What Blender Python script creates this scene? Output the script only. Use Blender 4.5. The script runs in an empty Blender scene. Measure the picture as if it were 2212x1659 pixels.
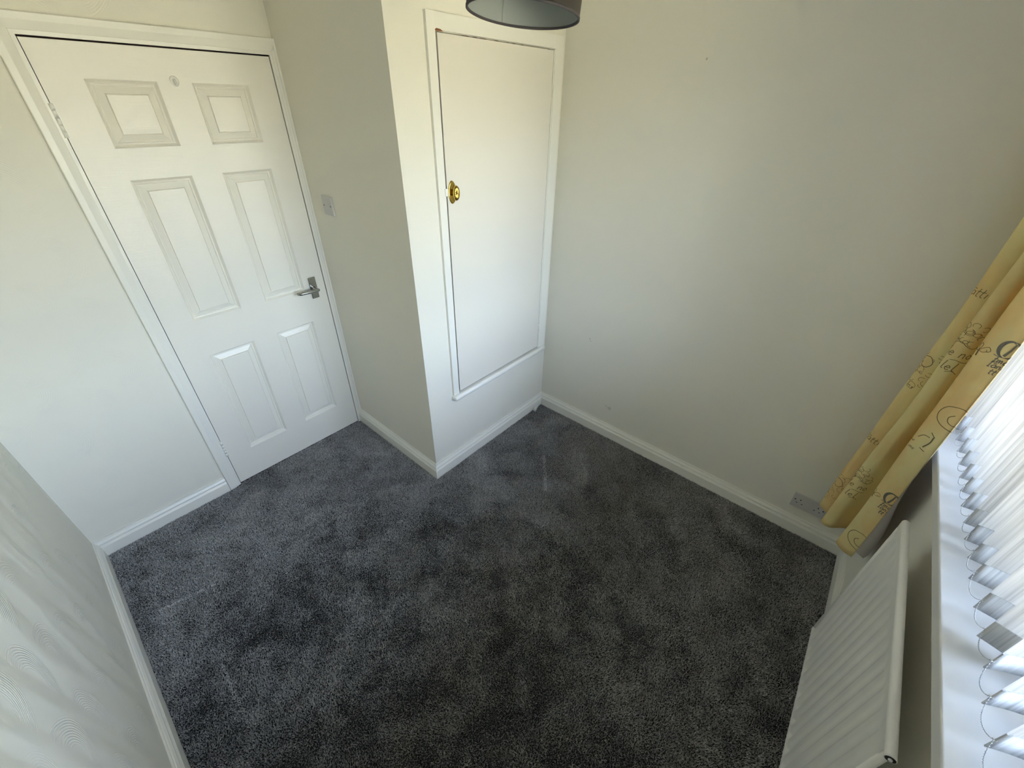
import bpy, bmesh, math, random
import numpy as np
from mathutils import Vector, Matrix

random.seed(7)
rng = np.random.default_rng(11)
scene = bpy.context.scene
col = scene.collection
PI = math.pi

# ------------------------------------------------------------------ room dimensions (metres)
W, D = 2.3942, 2.6817          # right wall, depth to the window wall at the right corner
XL, XR, XS, YC = 0.6178, 1.3760, 1.4052, -0.7937   # door opening, cupboard side, cupboard front
DH, HS, TS, CEIL = 1.981, 0.1005, 0.018, 2.42
TH = 0.0135                    # the window wall is a little out of square

# ------------------------------------------------------------------ camera
cam_d = bpy.data.cameras.new('camera')
cam = bpy.data.objects.new('camera', cam_d); col.objects.link(cam)
yaw, pitch, roll = map(math.radians, (-49.5816, -34.1284, 1.1626))
f = Vector((-math.sin(yaw) * math.cos(pitch), math.cos(yaw) * math.cos(pitch), math.sin(pitch)))
rt = Vector((math.cos(yaw), math.sin(yaw), 0)); up = rt.cross(f)
r2 = math.cos(roll) * rt + math.sin(roll) * up
u2 = -math.sin(roll) * rt + math.cos(roll) * up
cam.matrix_world = Matrix(((r2.x, u2.x, -f.x, 0.3747), (r2.y, u2.y, -f.y, -2.2325), (r2.z, u2.z, -f.z, 1.8329), (0, 0, 0, 1)))
cam_d.sensor_fit = 'HORIZONTAL'; cam_d.sensor_width = 36.0
cam_d.lens = 36.0 * 896.88 / 2212.0
cam_d.clip_start = 0.02; cam_d.clip_end = 200
scene.camera = cam

# ------------------------------------------------------------------ daylight and exposure
world = bpy.data.worlds.new('daylight'); scene.world = world; world.use_nodes = True
nt = world.node_tree; nt.nodes.clear()
sky = nt.nodes.new('ShaderNodeTexSky'); sky.sky_type = 'NISHITA'
sky.sun_disc = False; sky.sun_elevation = math.radians(42); sky.sun_rotation = math.radians(20)
sky.air_density = 1.0; sky.dust_density = 3.0; sky.ozone_density = 1.0
bg = nt.nodes.new('ShaderNodeBackground'); bg.inputs['Strength'].default_value = 1.35
out = nt.nodes.new('ShaderNodeOutputWorld')
hs = nt.nodes.new('ShaderNodeHueSaturation'); hs.inputs['Saturation'].default_value = 0.72
nt.links.new(sky.outputs[0], hs.inputs['Color']); nt.links.new(hs.outputs[0], bg.inputs[0]); nt.links.new(bg.outputs[0], out.inputs[0])
sun_d = bpy.data.lights.new('sun', 'SUN'); sun = bpy.data.objects.new('sun', sun_d); col.objects.link(sun)
sun_d.energy = 17.0; sun_d.angle = math.radians(1.5); sun_d.color = (1.0, 0.945, 0.80)
# the sun stands behind the house: it lights the street outside, never the window itself
sun.rotation_euler = Vector((-0.30, -0.68, -0.70)).to_track_quat('-Z', 'Y').to_euler()
por_d = bpy.data.lights.new('window_daylight', 'AREA'); por = bpy.data.objects.new('window_daylight', por_d); col.objects.link(por)
por_d.shape = 'RECTANGLE'; por_d.size = 2.06; por_d.size_y = 1.19
por_d.cycles.is_portal = True
scene.view_settings.view_transform = 'Standard'; scene.view_settings.look = 'None'
scene.view_settings.gamma = 1.0; scene.view_settings.use_curve_mapping = False
scene.view_settings.exposure = 2.26
scene.cycles.max_bounces = 14; scene.cycles.diffuse_bounces = 9; scene.cycles.transparent_max_bounces = 16
scene.cycles.transmission_bounces = 8; scene.cycles.caustics_reflective = False; scene.cycles.caustics_refractive = False
scene.cycles.use_denoising = True

# ------------------------------------------------------------------ helpers
WIN = Matrix.Translation((W, -D, 0)) @ Matrix.Rotation(TH, 4, 'Z')     # window-wall frame: x along the wall (0 at the right corner), y into the room
por.matrix_world = WIN @ Matrix.Translation((-1.16, -0.30, 1.508)) @ Matrix.Rotation(-PI / 2, 4, 'X') @ Matrix.Rotation(PI, 4, 'X')

class MB:
    """collects faces into one mesh"""
    def __init__(s): s.v = []; s.f = []; s.sm = []; s.mi = []; s.cur = 0
    def add(s, vs, fs, smooth=False):
        o = len(s.v); s.v += [tuple(p) for p in vs]
        for q in fs: s.f.append(tuple(i + o for i in q)); s.sm.append(smooth); s.mi.append(s.cur)
    def box(s, a, b):
        (x0, y0, z0), (x1, y1, z1) = a, b
        s.add([(x0, y0, z0), (x1, y0, z0), (x1, y1, z0), (x0, y1, z0), (x0, y0, z1), (x1, y0, z1), (x1, y1, z1), (x0, y1, z1)],
              [(0, 3, 2, 1), (4, 5, 6, 7), (0, 1, 5, 4), (1, 2, 6, 5), (2, 3, 7, 6), (3, 0, 4, 7)])
    def tube(s, pts, r, n=10, cap=True, smooth=True, flat=None):
        pts = [Vector(p) for p in pts]; rs = r if isinstance(r, (list, tuple)) else [r] * len(pts)
        up0 = None; V = []
        for i, p in enumerate(pts):
            t = (pts[min(i + 1, len(pts) - 1)] - pts[max(i - 1, 0)]).normalized()
            if up0 is None: up0 = t.orthogonal().normalized() if flat is None else Vector(flat)
            b = t.cross(up0).normalized(); up0 = b.cross(t).normalized()
            for k in range(n):
                a = 2 * PI * k / n
                V.append(p + rs[i] * (math.cos(a) * up0 + math.sin(a) * b))
        F = [(i * n + k, i * n + (k + 1) % n, (i + 1) * n + (k + 1) % n, (i + 1) * n + k) for i in range(len(pts) - 1) for k in range(n)]
        s.add(V, F, smooth)
        if cap:
            o = len(s.v) - len(V)
            s.f.append(tuple(o + k for k in range(n))[::-1]); s.sm.append(False); s.mi.append(s.cur)
            s.f.append(tuple(o + (len(pts) - 1) * n + k for k in range(n))); s.sm.append(False); s.mi.append(s.cur)
    def lathe(s, prof, n=32, M=None, sx=1.0, sy=1.0, smooth=True):
        """profile of (radius, height) about local z"""
        M = M or Matrix(); V = []
        for (r, h) in prof:
            for k in range(n):
                a = 2 * PI * k / n
                V.append(M @ Vector((sx * r * math.cos(a), sy * r * math.sin(a), h)))
        F = [(i * n + k, i * n + (k + 1) % n, (i + 1) * n + (k + 1) % n, (i + 1) * n + k) for i in range(len(prof) - 1) for k in range(n)]
        s.add(V, F, smooth)
    def prism(s, prof, a, b, ea, eb, closed=True):
        """profile of 2-D points swept from a to b; ea/eb map a profile point to a world point"""
        n = len(prof); V = [ea(p) for p in prof] + [eb(p) for p in prof]
        F = [(k, (k + 1) % n, n + (k + 1) % n, n + k) for k in range(n if closed else n - 1)]
        if closed: F += [tuple(range(n))[::-1], tuple(range(n, 2 * n))]
        s.add(V, F)
    def build(s, name, mats, parent=None, M=None, bevel=0.0, fix=True):
        me = bpy.data.meshes.new(name); me.from_pydata(s.v, [], s.f)
        if not isinstance(mats, (list, tuple)): mats = [mats]
        for m in mats: me.materials.append(m)
        me.polygons.foreach_set('use_smooth', s.sm)
        if len(mats) > 1: me.polygons.foreach_set('material_index', s.mi)
        me.update()
        if fix:
            bm = bmesh.new(); bm.from_mesh(me); bmesh.ops.recalc_face_normals(bm, faces=bm.faces); bm.to_mesh(me); bm.free()
        o = bpy.data.objects.new(name, me); col.objects.link(o)
        if parent is not None: o.parent = parent
        if M is not None: o.matrix_local = M
        if bevel > 0:
            b = o.modifiers.new('bevel', 'BEVEL'); b.width = bevel; b.segments = 2; b.limit_method = 'ANGLE'; b.angle_limit = math.radians(40)
        return o

def tag(o, label=None, cat=None, kind=None, group=None):
    if label: o['label'] = label
    if cat: o['category'] = cat
    if kind: o['kind'] = kind
    if group: o['group'] = group
    return o
def empty(name, M):
    o = bpy.data.objects.new(name, None); col.objects.link(o); o.matrix_world = M; o.empty_display_size = 0.05
    return o

# ------------------------------------------------------------------ materials
class E:
    """small expression builder over shader math nodes"""
    def __init__(s, t, sock): s.t = t; s.k = sock
    def _m(s, op, *a):
        n = s.t.nodes.new('ShaderNodeMath'); n.operation = op
        for i, q in enumerate((s,) + a):
            if isinstance(q, E): s.t.links.new(q.k, n.inputs[i])
            else: n.inputs[i].default_value = q
        return E(s.t, n.outputs[0])
    def __add__(s, o): return s._m('ADD', o)
    def __sub__(s, o): return s._m('SUBTRACT', o)
    def __mul__(s, o): return s._m('MULTIPLY', o)
    def __truediv__(s, o): return s._m('DIVIDE', o)
    def floor(s): return s._m('FLOOR')
    def fract(s): return s._m('FRACT')
    def mod2(s): return s._m('FLOORED_MODULO', 2.0)
    def sin(s): return s._m('SINE')
    def sqrt(s): return s._m('SQRT')
    def sstep(s, a, b):
        n = s.t.nodes.new('ShaderNodeMapRange'); n.interpolation_type = 'SMOOTHSTEP'
        s.t.links.new(s.k, n.inputs[0]); n.inputs[1].default_value = a; n.inputs[2].default_value = b
        return E(s.t, n.outputs[0])
def new_mat(name):
    m = bpy.data.materials.new(name); m.use_nodes = True
    t = m.node_tree; p = t.nodes['Principled BSDF']; return m, t, p
def pos(t, scale=(1, 1, 1), space='Position'):
    if space == 'Position': s = t.nodes.new('ShaderNodeNewGeometry').outputs['Position']
    else: s = t.nodes.new('ShaderNodeTexCoord').outputs[space]
    mp = t.nodes.new('ShaderNodeMapping'); mp.inputs['Scale'].default_value = scale
    t.links.new(s, mp.inputs[0]); return mp.outputs[0]
def noise(t, vec, scale, detail=2.0, rough=0.5):
    n = t.nodes.new('ShaderNodeTexNoise'); n.inputs['Scale'].default_value = scale; n.inputs['Detail'].default_value = detail
    n.inputs['Roughness'].default_value = rough; t.links.new(vec, n.inputs['Vector']); return n.outputs['Fac']
def ramp(t, fac, stops):
    r = t.nodes.new('ShaderNodeValToRGB'); e = r.color_ramp.elements
    while len(e) > 1: e.remove(e[-1])
    e[0].position, e[0].color = stops[0][0], (*stops[0][1], 1)
    for p_, c_ in stops[1:]:
        q = e.new(p_); q.color = (*c_, 1)
    t.links.new(fac, r.inputs[0]); return r.outputs[0]
def bump(t, p, h, strength=0.3, dist=0.01):
    b = t.nodes.new('ShaderNodeBump'); b.inputs['Strength'].default_value = strength; b.inputs['Distance'].default_value = dist
    t.links.new(h.k if isinstance(h, E) else h, b.inputs['Height']); t.links.new(b.outputs[0], p.inputs['Normal']); return b
def simple(name, c, rough=0.5, metal=0.0, bscale=0, bstr=0.1, bdist=0.002, space='Position'):
    m, t, p = new_mat(name)
    p.inputs['Base Color'].default_value = (*c, 1); p.inputs['Roughness'].default_value = rough; p.inputs['Metallic'].default_value = metal
    if bscale: bump(t, p, noise(t, pos(t, space=space), bscale, 3), bstr, bdist)
    return m

WALLC = (0.755, 0.735, 0.655)
M_wall = simple('emulsion', WALLC, 0.85, 0, 230, 0.22, 0.002)
M_ceil = simple('ceiling_white', (0.60, 0.59, 0.55), 0.9, 0, 90, 0.3, 0.003)
M_gloss = simple('white_gloss_paint', (0.80, 0.79, 0.73), 0.32, 0, 45, 0.06, 0.002)
M_sill = simple('sill_gloss_paint', (0.66, 0.665, 0.655), 0.3, 0, 45, 0.05, 0.002)
M_upvc = simple('white_upvc', (0.83, 0.84, 0.85), 0.25, 0, 5, 0.01)
M_aged = simple('greyed_plastic', (0.55, 0.535, 0.53), 0.35, 0, 5, 0.01)
M_plate = simple('white_plastic', (0.74, 0.735, 0.70), 0.3, 0, 5, 0.01)
M_dark = simple('dark_slot', (0.01, 0.01, 0.01), 0.7, 0, 50, 0.1)
M_brown = simple('bare_brown_wood', (0.085, 0.04, 0.025), 0.7, 0, 120, 0.3)
M_rust = simple('chipped_wood', (0.20, 0.075, 0.03), 0.7, 0, 300, 0.4)
M_chrome = simple('satin_chrome', (0.40, 0.40, 0.38), 0.24, 1.0, 400, 0.02)
M_rad = simple('radiator_enamel', (0.74, 0.735, 0.70), 0.35, 0, 60, 0.03)
M_radtop = M_rad

# plastered right wall with a few scuffs of dirt
def wall_right_mat():
    m, t, p = new_mat('emulsion_scuffed')
    bump(t, p, noise(t, pos(t), 230, 3), 0.22, 0.002)
    g = t.nodes.new('ShaderNodeNewGeometry'); s = t.nodes.new('ShaderNodeSeparateXYZ'); t.links.new(g.outputs['Position'], s.inputs[0])
    y, z = E(t, s.outputs[1]), E(t, s.outputs[2]); wob = E(t, noise(t, pos(t), 60, 3)) * 0.02 - 0.01
    acc = None
    for (cy, cz, r, k) in ((-1.334, .223, .020, .35), (-1.128, .650, .006, .55), (-1.136, .636, .005, .6), (-1.465, 1.985, .006, .6), (-1.31, .232, .012, .2)):
        dy, dz = y - cy, z - cz
        q = (((dy * dy + dz * dz).sqrt() + wob * (r * 40)).sstep(r, r * .3)) * k
        acc = q if acc is None else acc + q
    mx = t.nodes.new('ShaderNodeMix'); mx.data_type = 'RGBA'; t.links.new(acc.k, mx.inputs[0])
    mx.inputs[6].default_value = (*WALLC, 1); mx.inputs[7].default_value = (0.30, 0.29, 0.26, 1)
    t.links.new(mx.outputs[2], p.inputs['Base Color']); p.inputs['Roughness'].default_value = 0.85
    return m
M_wallR = wall_right_mat()

# combed fan texture under the paint (left wall strong, door wall faint)
def artex(name, ax, str_, fan_w, fan_h, u0, v0, big_):
    m, t, p = new_mat(name); p.inputs['Base Color'].default_value = (*WALLC, 1); p.inputs['Roughness'].default_value = 0.75
    g = t.nodes.new('ShaderNodeNewGeometry'); s = t.nodes.new('ShaderNodeSeparateXYZ'); t.links.new(g.outputs['Position'], s.inputs[0])
    wob = E(t, noise(t, pos(t), 3.0, 1)); wob2 = E(t, noise(t, pos(t, (1.3, 1.3, 1.3)), 3.3, 1))
    u = E(t, s.outputs[ax]) + wob * 0.09 - u0; v = E(t, s.outputs[2]) + wob2 * 0.08 - v0
    h = None
    for (ou, ov) in ((0.0, 0.0), (0.5, 0.5)):
        a = (u / fan_w + ou).fract() * fan_w - fan_w * 0.30
        b = ((v / fan_h + ov).fract() - 0.5) * fan_h
        r = (a * a + b * b).sqrt()
        ring = (r * (2 * PI / 0.0068)).sin() * 0.5 + 0.5
        R = fan_h * 0.46
        mask = r.sstep(R, R * 0.86) * a.sstep(-0.004, 0.02) * r.sstep(R * 0.25, R * 0.5)
        q = ring * mask; h = q if h is None else h + q
    fade = E(t, noise(t, pos(t), 3.1, 2)).sstep(0.34, 0.58)
    big = E(t, noise(t, pos(t, (7.0, 7.0, 1.8)), 1.5, 1.0, 0.4))
    hh = h * fade * 0.0013 + big * big_ + E(t, noise(t, pos(t), 220, 2)) * 0.0005
    bump(t, p, hh, str_, 1.0)
    return m
M_artexL = artex('combed_plaster', 1, 0.85, 0.29, 0.25, -1.27, 0.70, 0.016)
M_wallD = artex('combed_plaster_faint', 0, 0.30, 0.27, 0.23, 0.1, 0.1, 0.006)

# moulded door skin: faint embossed grain
m, t, p = new_mat('moulded_door_white'); M_door = m
p.inputs['Base Color'].default_value = (0.80, 0.775, 0.705, 1); p.inputs['Roughness'].default_value = 0.30; p.inputs['Specular IOR Level'].default_value = 0.65
bump(t, p, noise(t, pos(t, (3.0, 1, 60.0)), 3.5, 6, 0.65), 0.30, 0.0035)
m, t, p = new_mat('flat_door_white'); M_door2 = m
p.inputs['Base Color'].default_value = (0.735, 0.705, 0.635, 1); p.inputs['Roughness'].default_value = 0.42
bump(t, p, noise(t, pos(t), 55, 3), 0.10, 0.002)

# carpet fibre: charcoal, a little colour change from tuft to tuft
m, t, p = new_mat('carpet_fibre'); M_carpet = m
at = t.nodes.new('ShaderNodeAttribute'); at.attribute_name = 'tuft'
t.links.new(ramp(t, at.outputs['Fac'], [(0, (0.205, 0.203, 0.196)), (0.5, (0.430, 0.426, 0.408)), (0.9, (0.68, 0.675, 0.655)), (1, (0.76, 0.755, 0.735))]), p.inputs['Base Color'])
p.inputs['Roughness'].default_value = 0.9
p.inputs['Specular IOR Level'].default_value = 0.15
M_backing = simple('carpet_backing', (0.035, 0.036, 0.037), 0.95, 0, 300, 0.5, 0.004)

# cloths
def cloth(name, stops, scale, transl, rough=0.9, fine=420, sheen=0.0):
    m, t, p = new_mat(name)
    c = ramp(t, noise(t, pos(t, (1, 1, 0.6)), scale, 4, 0.6), stops)
    t.links.new(c, p.inputs['Base Color']); p.inputs['Roughness'].default_value = rough
    bump(t, p, noise(t, pos(t), fine, 2), 0.25, 0.001)
    tr = t.nodes.new('ShaderNodeBsdfTranslucent'); t.links.new(c, tr.inputs[0])
    mx = t.nodes.new('ShaderNodeMixShader'); mx.inputs[0].default_value = transl
    t.links.new(p.outputs[0], mx.inputs[1]); t.links.new(tr.outputs[0], mx.inputs[2])
    t.links.new(mx.outputs[0], t.nodes['Material Output'].inputs['Surface']); return m
M_curtain = cloth('parchment_print_cotton', [(0.25, (0.82, 0.55, 0.23)), (0.45, (0.85, 0.67, 0.31)), (0.6, (0.86, 0.75, 0.38)), (0.8, (0.87, 0.81, 0.46))], 6.5, 0.24)
M_lining = cloth('curtain_lining', [(0.3, (0.55, 0.52, 0.50)), (0.7, (0.60, 0.57, 0.55))], 20, 0.32)
M_ink = simple('brown_print_ink', (0.20, 0.145, 0.06), 0.9, 0, 200, 0.1)
M_inkg = simple('grey_print_ink', (0.17, 0.155, 0.12), 0.9, 0, 200, 0.1)
M_shade = cloth('shade_fabric', [(0.3, (0.034, 0.029, 0.022)), (0.7, (0.042, 0.036, 0.028))], 60, 0.02)
M_shadein = simple('shade_lining', (0.29, 0.315, 0.30), 0.6, 0, 200, 0.05)
M_shadetrim = simple('shade_trim_tape', (0.055, 0.047, 0.05), 0.8, 0, 300, 0.2)

# blind slats: white voile with vertical grey slubs
def slat_mat(name, base, transl, contrast, pocket=False):
    m, t, p = new_mat(name)
    oi = t.nodes.new('ShaderNodeObjectInfo')
    tc = t.nodes.new('ShaderNodeTexCoord')
    ad = t.nodes.new('ShaderNodeVectorMath'); ad.operation = 'MULTIPLY_ADD'
    t.links.new(oi.outputs['Random'], ad.inputs[0]); ad.inputs[1].default_value = (7.3, 3.1, 1.7); t.links.new(tc.outputs['Object'], ad.inputs[2])
    mp = t.nodes.new('ShaderNodeMapping'); mp.inputs['Scale'].default_value = (170, 1, 2.4); t.links.new(ad.outputs[0], mp.inputs[0])
    n1 = noise(t, mp.outputs[0], 1.0, 4, 0.6)
    c = ramp(t, n1, [(0.30, tuple(b * (1 - contrast) for b in base)), (0.50, tuple(b * (1 - contrast * .35) for b in base)), (0.66, base)])
    df = t.nodes.new('ShaderNodeBsdfDiffuse'); tr = t.nodes.new('ShaderNodeBsdfTranslucent')
    t.links.new(c, df.inputs[0]); t.links.new(c, tr.inputs[0])
    mx = t.nodes.new('ShaderNodeMixShader'); mx.inputs[0].default_value = transl
    t.links.new(df.outputs[0], mx.inputs[1]); t.links.new(tr.outputs[0], mx.inputs[2])
    t.links.new(mx.outputs[0], t.nodes['Material Output'].inputs['Surface']); return m
M_slat = slat_mat('slat_voile', (0.67, 0.66, 0.65), 0.44, 0.36)
M_hem = slat_mat('slat_hem_pocket', (0.70, 0.71, 0.72), 0.14, 0.42)
M_bead = simple('clear_bead', (0.72, 0.74, 0.75), 0.15, 0, 5, 0.01)
M_cord = simple('bead_cord', (0.42, 0.44, 0.46), 0.5, 0, 5, 0.01)
m, t, p = new_mat('window_glass'); M_glass = m
tb = t.nodes.new('ShaderNodeBsdfTransparent'); gl = t.nodes.new('ShaderNodeBsdfGlossy'); gl.inputs['Roughness'].default_value = 0.0
fr = t.nodes.new('ShaderNodeFresnel'); fr.inputs['IOR'].default_value = 1.45
mx = t.nodes.new('ShaderNodeMixShader'); t.links.new(fr.outputs[0], mx.inputs[0]); t.links.new(tb.outputs[0], mx.inputs[1]); t.links.new(gl.outputs[0], mx.inputs[2])
t.links.new(mx.outputs[0], t.nodes['Material Output'].inputs['Surface'])
m, t, p = new_mat('brass'); M_brass = m
p.inputs['Base Color'].default_value = (0.62, 0.42, 0.10, 1); p.inputs['Metallic'].default_value = 1.0; p.inputs['Roughness'].default_value = 0.2
bump(t, p, noise(t, pos(t), 300, 2), 0.05, 0.001)
M_ground = simple('sunlit_paving', (0.365, 0.345, 0.245), 0.9, 0, 3, 0.2, 0.01)

# ------------------------------------------------------------------ outside
g = MB(); g.box((-60, -90, -3.0), (60, -D - 0.6, -2.8))
tag(g.build('ground', M_ground), 'pale paved street below the window', 'ground', 'structure')

# ------------------------------------------------------------------ room shell
T = 0.16
b = MB(); b.box((-T, -3.2, -0.16), (W + T, 0.4, -0.004))
tag(b.build('floor', M_backing), 'solid floor hidden under the charcoal carpet', 'floor', 'structure')
b = MB(); b.box((-T, -3.2, CEIL), (W + T, 0.4, CEIL + 0.15))
tag(b.build('ceiling', M_ceil), 'white ceiling above the box room', 'ceiling', 'structure')
b = MB(); b.box((-T, -3.05, 0), (0, 0.16, CEIL))
tag(b.build('wall_left', M_artexL), 'left wall with combed fan pattern plaster under white paint', 'wall', 'structure')
b = MB(); b.box((W, -3.05, 0), (W + T, YC + 0.16, CEIL))
tag(b.build('wall_right', M_wallR), 'long plain off-white wall right of the cupboard', 'wall', 'structure')
b = MB(); LX = 0.022
b.box((0, 0, 0), (XL - LX, 0.14, CEIL)); b.box((XL - LX, 0, DH + LX), (XR + LX, 0.14, CEIL)); b.box((XR + LX, 0, 0), (XS, 0.14, CEIL))
tag(b.build('wall_back', M_wallD), 'off-white wall around the six-panel door', 'wall', 'structure')
b = MB(); b.box((XS, YC, 0), (XS + 0.06, 0.14, CEIL))
tag(b.build('wall_cupboard_side', M_wall), 'shaded side wall of the boxed cupboard carrying the light switch', 'wall', 'structure')
CX0, CX1, CZ0, CZ1 = 1.604, 2.302, 0.503, 2.034       # cupboard opening
b = MB()
b.box((XS + 0.06, YC, 0), (CX0, YC + 0.06, CEIL)); b.box((CX1, YC, 0), (W, YC + 0.06, CEIL))
b.box((CX0, YC, 0), (CX1, YC + 0.06, CZ0)); b.box((CX0, YC, CZ1), (CX1, YC + 0.06, CEIL))
tag(b.build('wall_cupboard_front', M_wall), 'bright white wall around the cupboard door facing the window', 'wall', 'structure')
# window wall with its opening
WX0, WX1, WZ0, WZ1 = -2.20, -0.12, 0.912, 2.10
b = MB()
b.box((-W - 0.2, -0.27, 0), (0.1, 0, WZ0 - 0.033)); b.box((-W - 0.2, -0.27, WZ1), (0.1, 0, CEIL))
b.box((-W - 0.2, -0.27, WZ0 - 0.033), (WX0, 0, WZ1)); b.box((WX1, -0.27, WZ0 - 0.033), (0.1, 0, WZ1))
tag(b.build('wall_window', M_wall, M=WIN), 'wall below the window behind the radiator', 'wall', 'structure')

# ------------------------------------------------------------------ skirting
SK = [(0, 0), (.018, 0), (.018, .060), (.0125, .0705), (.0085, .0725), (.0085, .0745), (.0140, .0765), (.0140, .0815), (.0085, .0905), (.0055, .0915), (.0055, HS), (0, HS)]
dl = -D - TH * W
poly = [Vector((0.5598, 0)), Vector((0, 0)), Vector((0, dl)), Vector((W, -D)), Vector((W, YC)), Vector((XS, YC)), Vector((XS, -0.006))]
names = ['baseboard_back', 'baseboard_left', 'baseboard_window', 'baseboard_right', 'baseboard_cupboard', 'baseboard_cupboard_side']
labs = ['short moulded skirting left of the six-panel door', 'moulded white skirting along the combed left wall', 'moulded skirting under the window behind the radiator',
        'long moulded skirting along the right wall under the double socket', 'moulded skirting under the cupboard door', 'moulded skirting on the shaded cupboard side beside the door']
nrm = []
for i in range(6):
    dv = (poly[i + 1] - poly[i]).normalized(); nrm.append(Vector((-dv.y, dv.x)))
for i in range(6):
    na = nrm[i] if i == 0 else (nrm[i - 1] + nrm[i]) / (1 + nrm[i - 1].dot(nrm[i]))
    nb = nrm[i] if i == 5 else (nrm[i + 1] + nrm[i]) / (1 + nrm[i + 1].dot(nrm[i]))
    b = MB()
    b.prism(SK, None, None, lambda q, P=poly[i], n=na: (P.x + n.x * q[0], P.y + n.y * q[0], q[1]), lambda q, P=poly[i + 1], n=nb: (P.x + n.x * q[0], P.y + n.y * q[0], q[1]))
    tag(b.build(names[i], M_gloss), labs[i], 'skirting board', 'structure')

# ------------------------------------------------------------------ six-panel door (door_1)
dx0, dx1, dz0, dz1 = XL + 0.003, XR - 0.003, 0.008, DH - 0.0055
door = empty('door_1', Matrix.Translation((XL, 0, 0)))
tag(door, 'white six-panel door with a chrome lever handle', 'door', 'structure')
def door_slab():
    b = MB(); y0, yb = 0.0, 0.040
    pc = [(0.7335, 0.9415), (1.0535, 1.2600)]; pr = [(0.1975, 0.7960), (0.9745, 1.5630), (1.6680, 1.8755)]
    xs = [dx0, pc[0][0], pc[0][1], pc[1][0], pc[1][1], dx1]
    zs = [dz0, pr[0][0], pr[0][1], pr[1][0], pr[1][1], pr[2][0], pr[2][1], dz1]
    PF = [(0, 0), (.0015, .0010), (.0095, .0125), (.0115, .0132), (.0140, .0105), (.0160, .0107), (.0185, .0150), (.0400, .0062), (.0420, .0085), (.0440, .0030)]
    for i in range(5):
        for j in range(7):
            x0, x1, z0, z1 = xs[i], xs[i + 1], zs[j], zs[j + 1]
            if i in (1, 3) and j in (1, 3, 5):
                rings = []
                for (q, dep) in PF: rings += [(x0 + q, y0 + dep, z0 + q), (x1 - q, y0 + dep, z0 + q), (x1 - q, y0 + dep, z1 - q), (x0 + q, y0 + dep, z1 - q)]
                F = [(4 * k + e, 4 * k + (e + 1) % 4, 4 * k + 4 + (e + 1) % 4, 4 * k + 4 + e) for k in range(len(PF) - 1) for e in range(4)]
                k = 4 * (len(PF) - 1); F.append((k, k + 1, k + 2, k + 3)); b.add(rings, F)
            else: b.add([(x0, y0, z0), (x1, y0, z0), (x1, y0, z1), (x0, y0, z1)], [(0, 1, 2, 3)])
    b.add([(dx0, y0, dz0), (dx1, y0, dz0), (dx1, y0, dz1), (dx0, y0, dz1), (dx0, yb, dz0), (dx1, yb, dz0), (dx1, yb, dz1), (dx0, yb, dz1)],
          [(0, 4, 5, 1), (1, 5, 6, 2), (2, 6, 7, 3), (3, 7, 4, 0), (4, 7, 6, 5)])
    o = b.build('door_leaf', M_door, door, M=Matrix.Translation((-XL, 0, 0)), fix=False)
    bm = bmesh.new(); bm.from_mesh(o.data); bmesh.ops.remove_doubles(bm, verts=bm.verts, dist=1e-5); bmesh.ops.recalc_face_normals(bm, faces=bm.faces); bm.to_mesh(o.data); bm.free()
door_slab()
DM = Matrix.Translation((-XL, 0, 0))
def hinge(zc, hh, label):
    b = MB(); x = XL + 0.001
    for k in range(5):
        a = zc - hh / 2 + hh * k / 5; q = a + hh / 5 - 0.0012
        rr = 0.0058 if k % 2 else 0.0064
        b.tube([(x, -0.0045, a), (x, -0.0045, q)], rr, 12)
    b.box((x, -0.0012, zc - hh / 2), (x + 0.011, 0.001, zc + hh / 2))
    return tag(b.build('hinge', M_gloss, door, M=DM), label)
hinge(1.757, 0.100, 'painted hinge near the top of the door'); hinge(0.268, 0.100, 'painted hinge near the carpet')
# lever handle on a rectangular plate
HX, HZ = 1.3085, 0.979
hd = empty('door_handle', Matrix.Identity(4)); hd.parent = door; hd.matrix_local = Matrix.Translation((HX - XL, 0, HZ)); tag(hd, 'chrome lever on a rectangular plate')
b = MB(); b.box((-0.0195, -0.006, -0.059), (0.0195, 0, 0.059)); b.build('backplate', M_chrome, hd, bevel=0.003)
b = MB(); b.lathe([(0, 0), (.0115, 0), (.0115, .010), (.0095, .013), (.0095, .044)], 20, Matrix.Translation((0, -0.005, -0.002)) @ Matrix.Rotation(PI / 2, 4, 'X'))
b.tube([(0.008, -0.046, -0.002), (0.0, -0.047, -0.002), (-0.012, -0.047, -0.002), (-0.04, -0.047, -0.0015), (-0.075, -0.046, 0.0), (-0.096, -0.044, 0.0005), (-0.104, -0.036, 0.0005)],
       [.0075, .0095, .0098, .0092, .0082, .0080, .0060], 14)
b.build('lever', M_chrome, hd)
b = MB()
for sz in (-0.052, 0.052):
    b.lathe([(0, .0025), (.003, .0022), (.0042, 0)], 12, Matrix.Translation((0.0, -0.0058, sz)) @ Matrix.Rotation(PI / 2, 4, 'X'))
b.build('screw', M_chrome, hd)
# round adhesive hook
hk = MB(); MH = Matrix.Translation((0.997 - XL, 0, 1.878)) @ Matrix.Rotation(PI / 2, 4, 'X')
hk.lathe([(0, .0050), (.011, .0050), (.0155, .0040), (.0170, .0020), (.0172, 0)], 28, MH, 0.86, 1.0)
hook = tag(hk.build('coat_hook', M_plate, door), 'small round white stick-on hook')
b = MB(); b.tube([(0.997 - XL, -0.004, 1.882), (0.997 - XL, -0.010, 1.877), (0.997 - XL, -0.0150, 1.868), (0.997 - XL, -0.019, 1.866), (0.997 - XL, -0.021, 1.872)], [.005, .005, .0045, .004, .0032], 10)
b.build('hook_prong', M_plate, hook)
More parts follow.
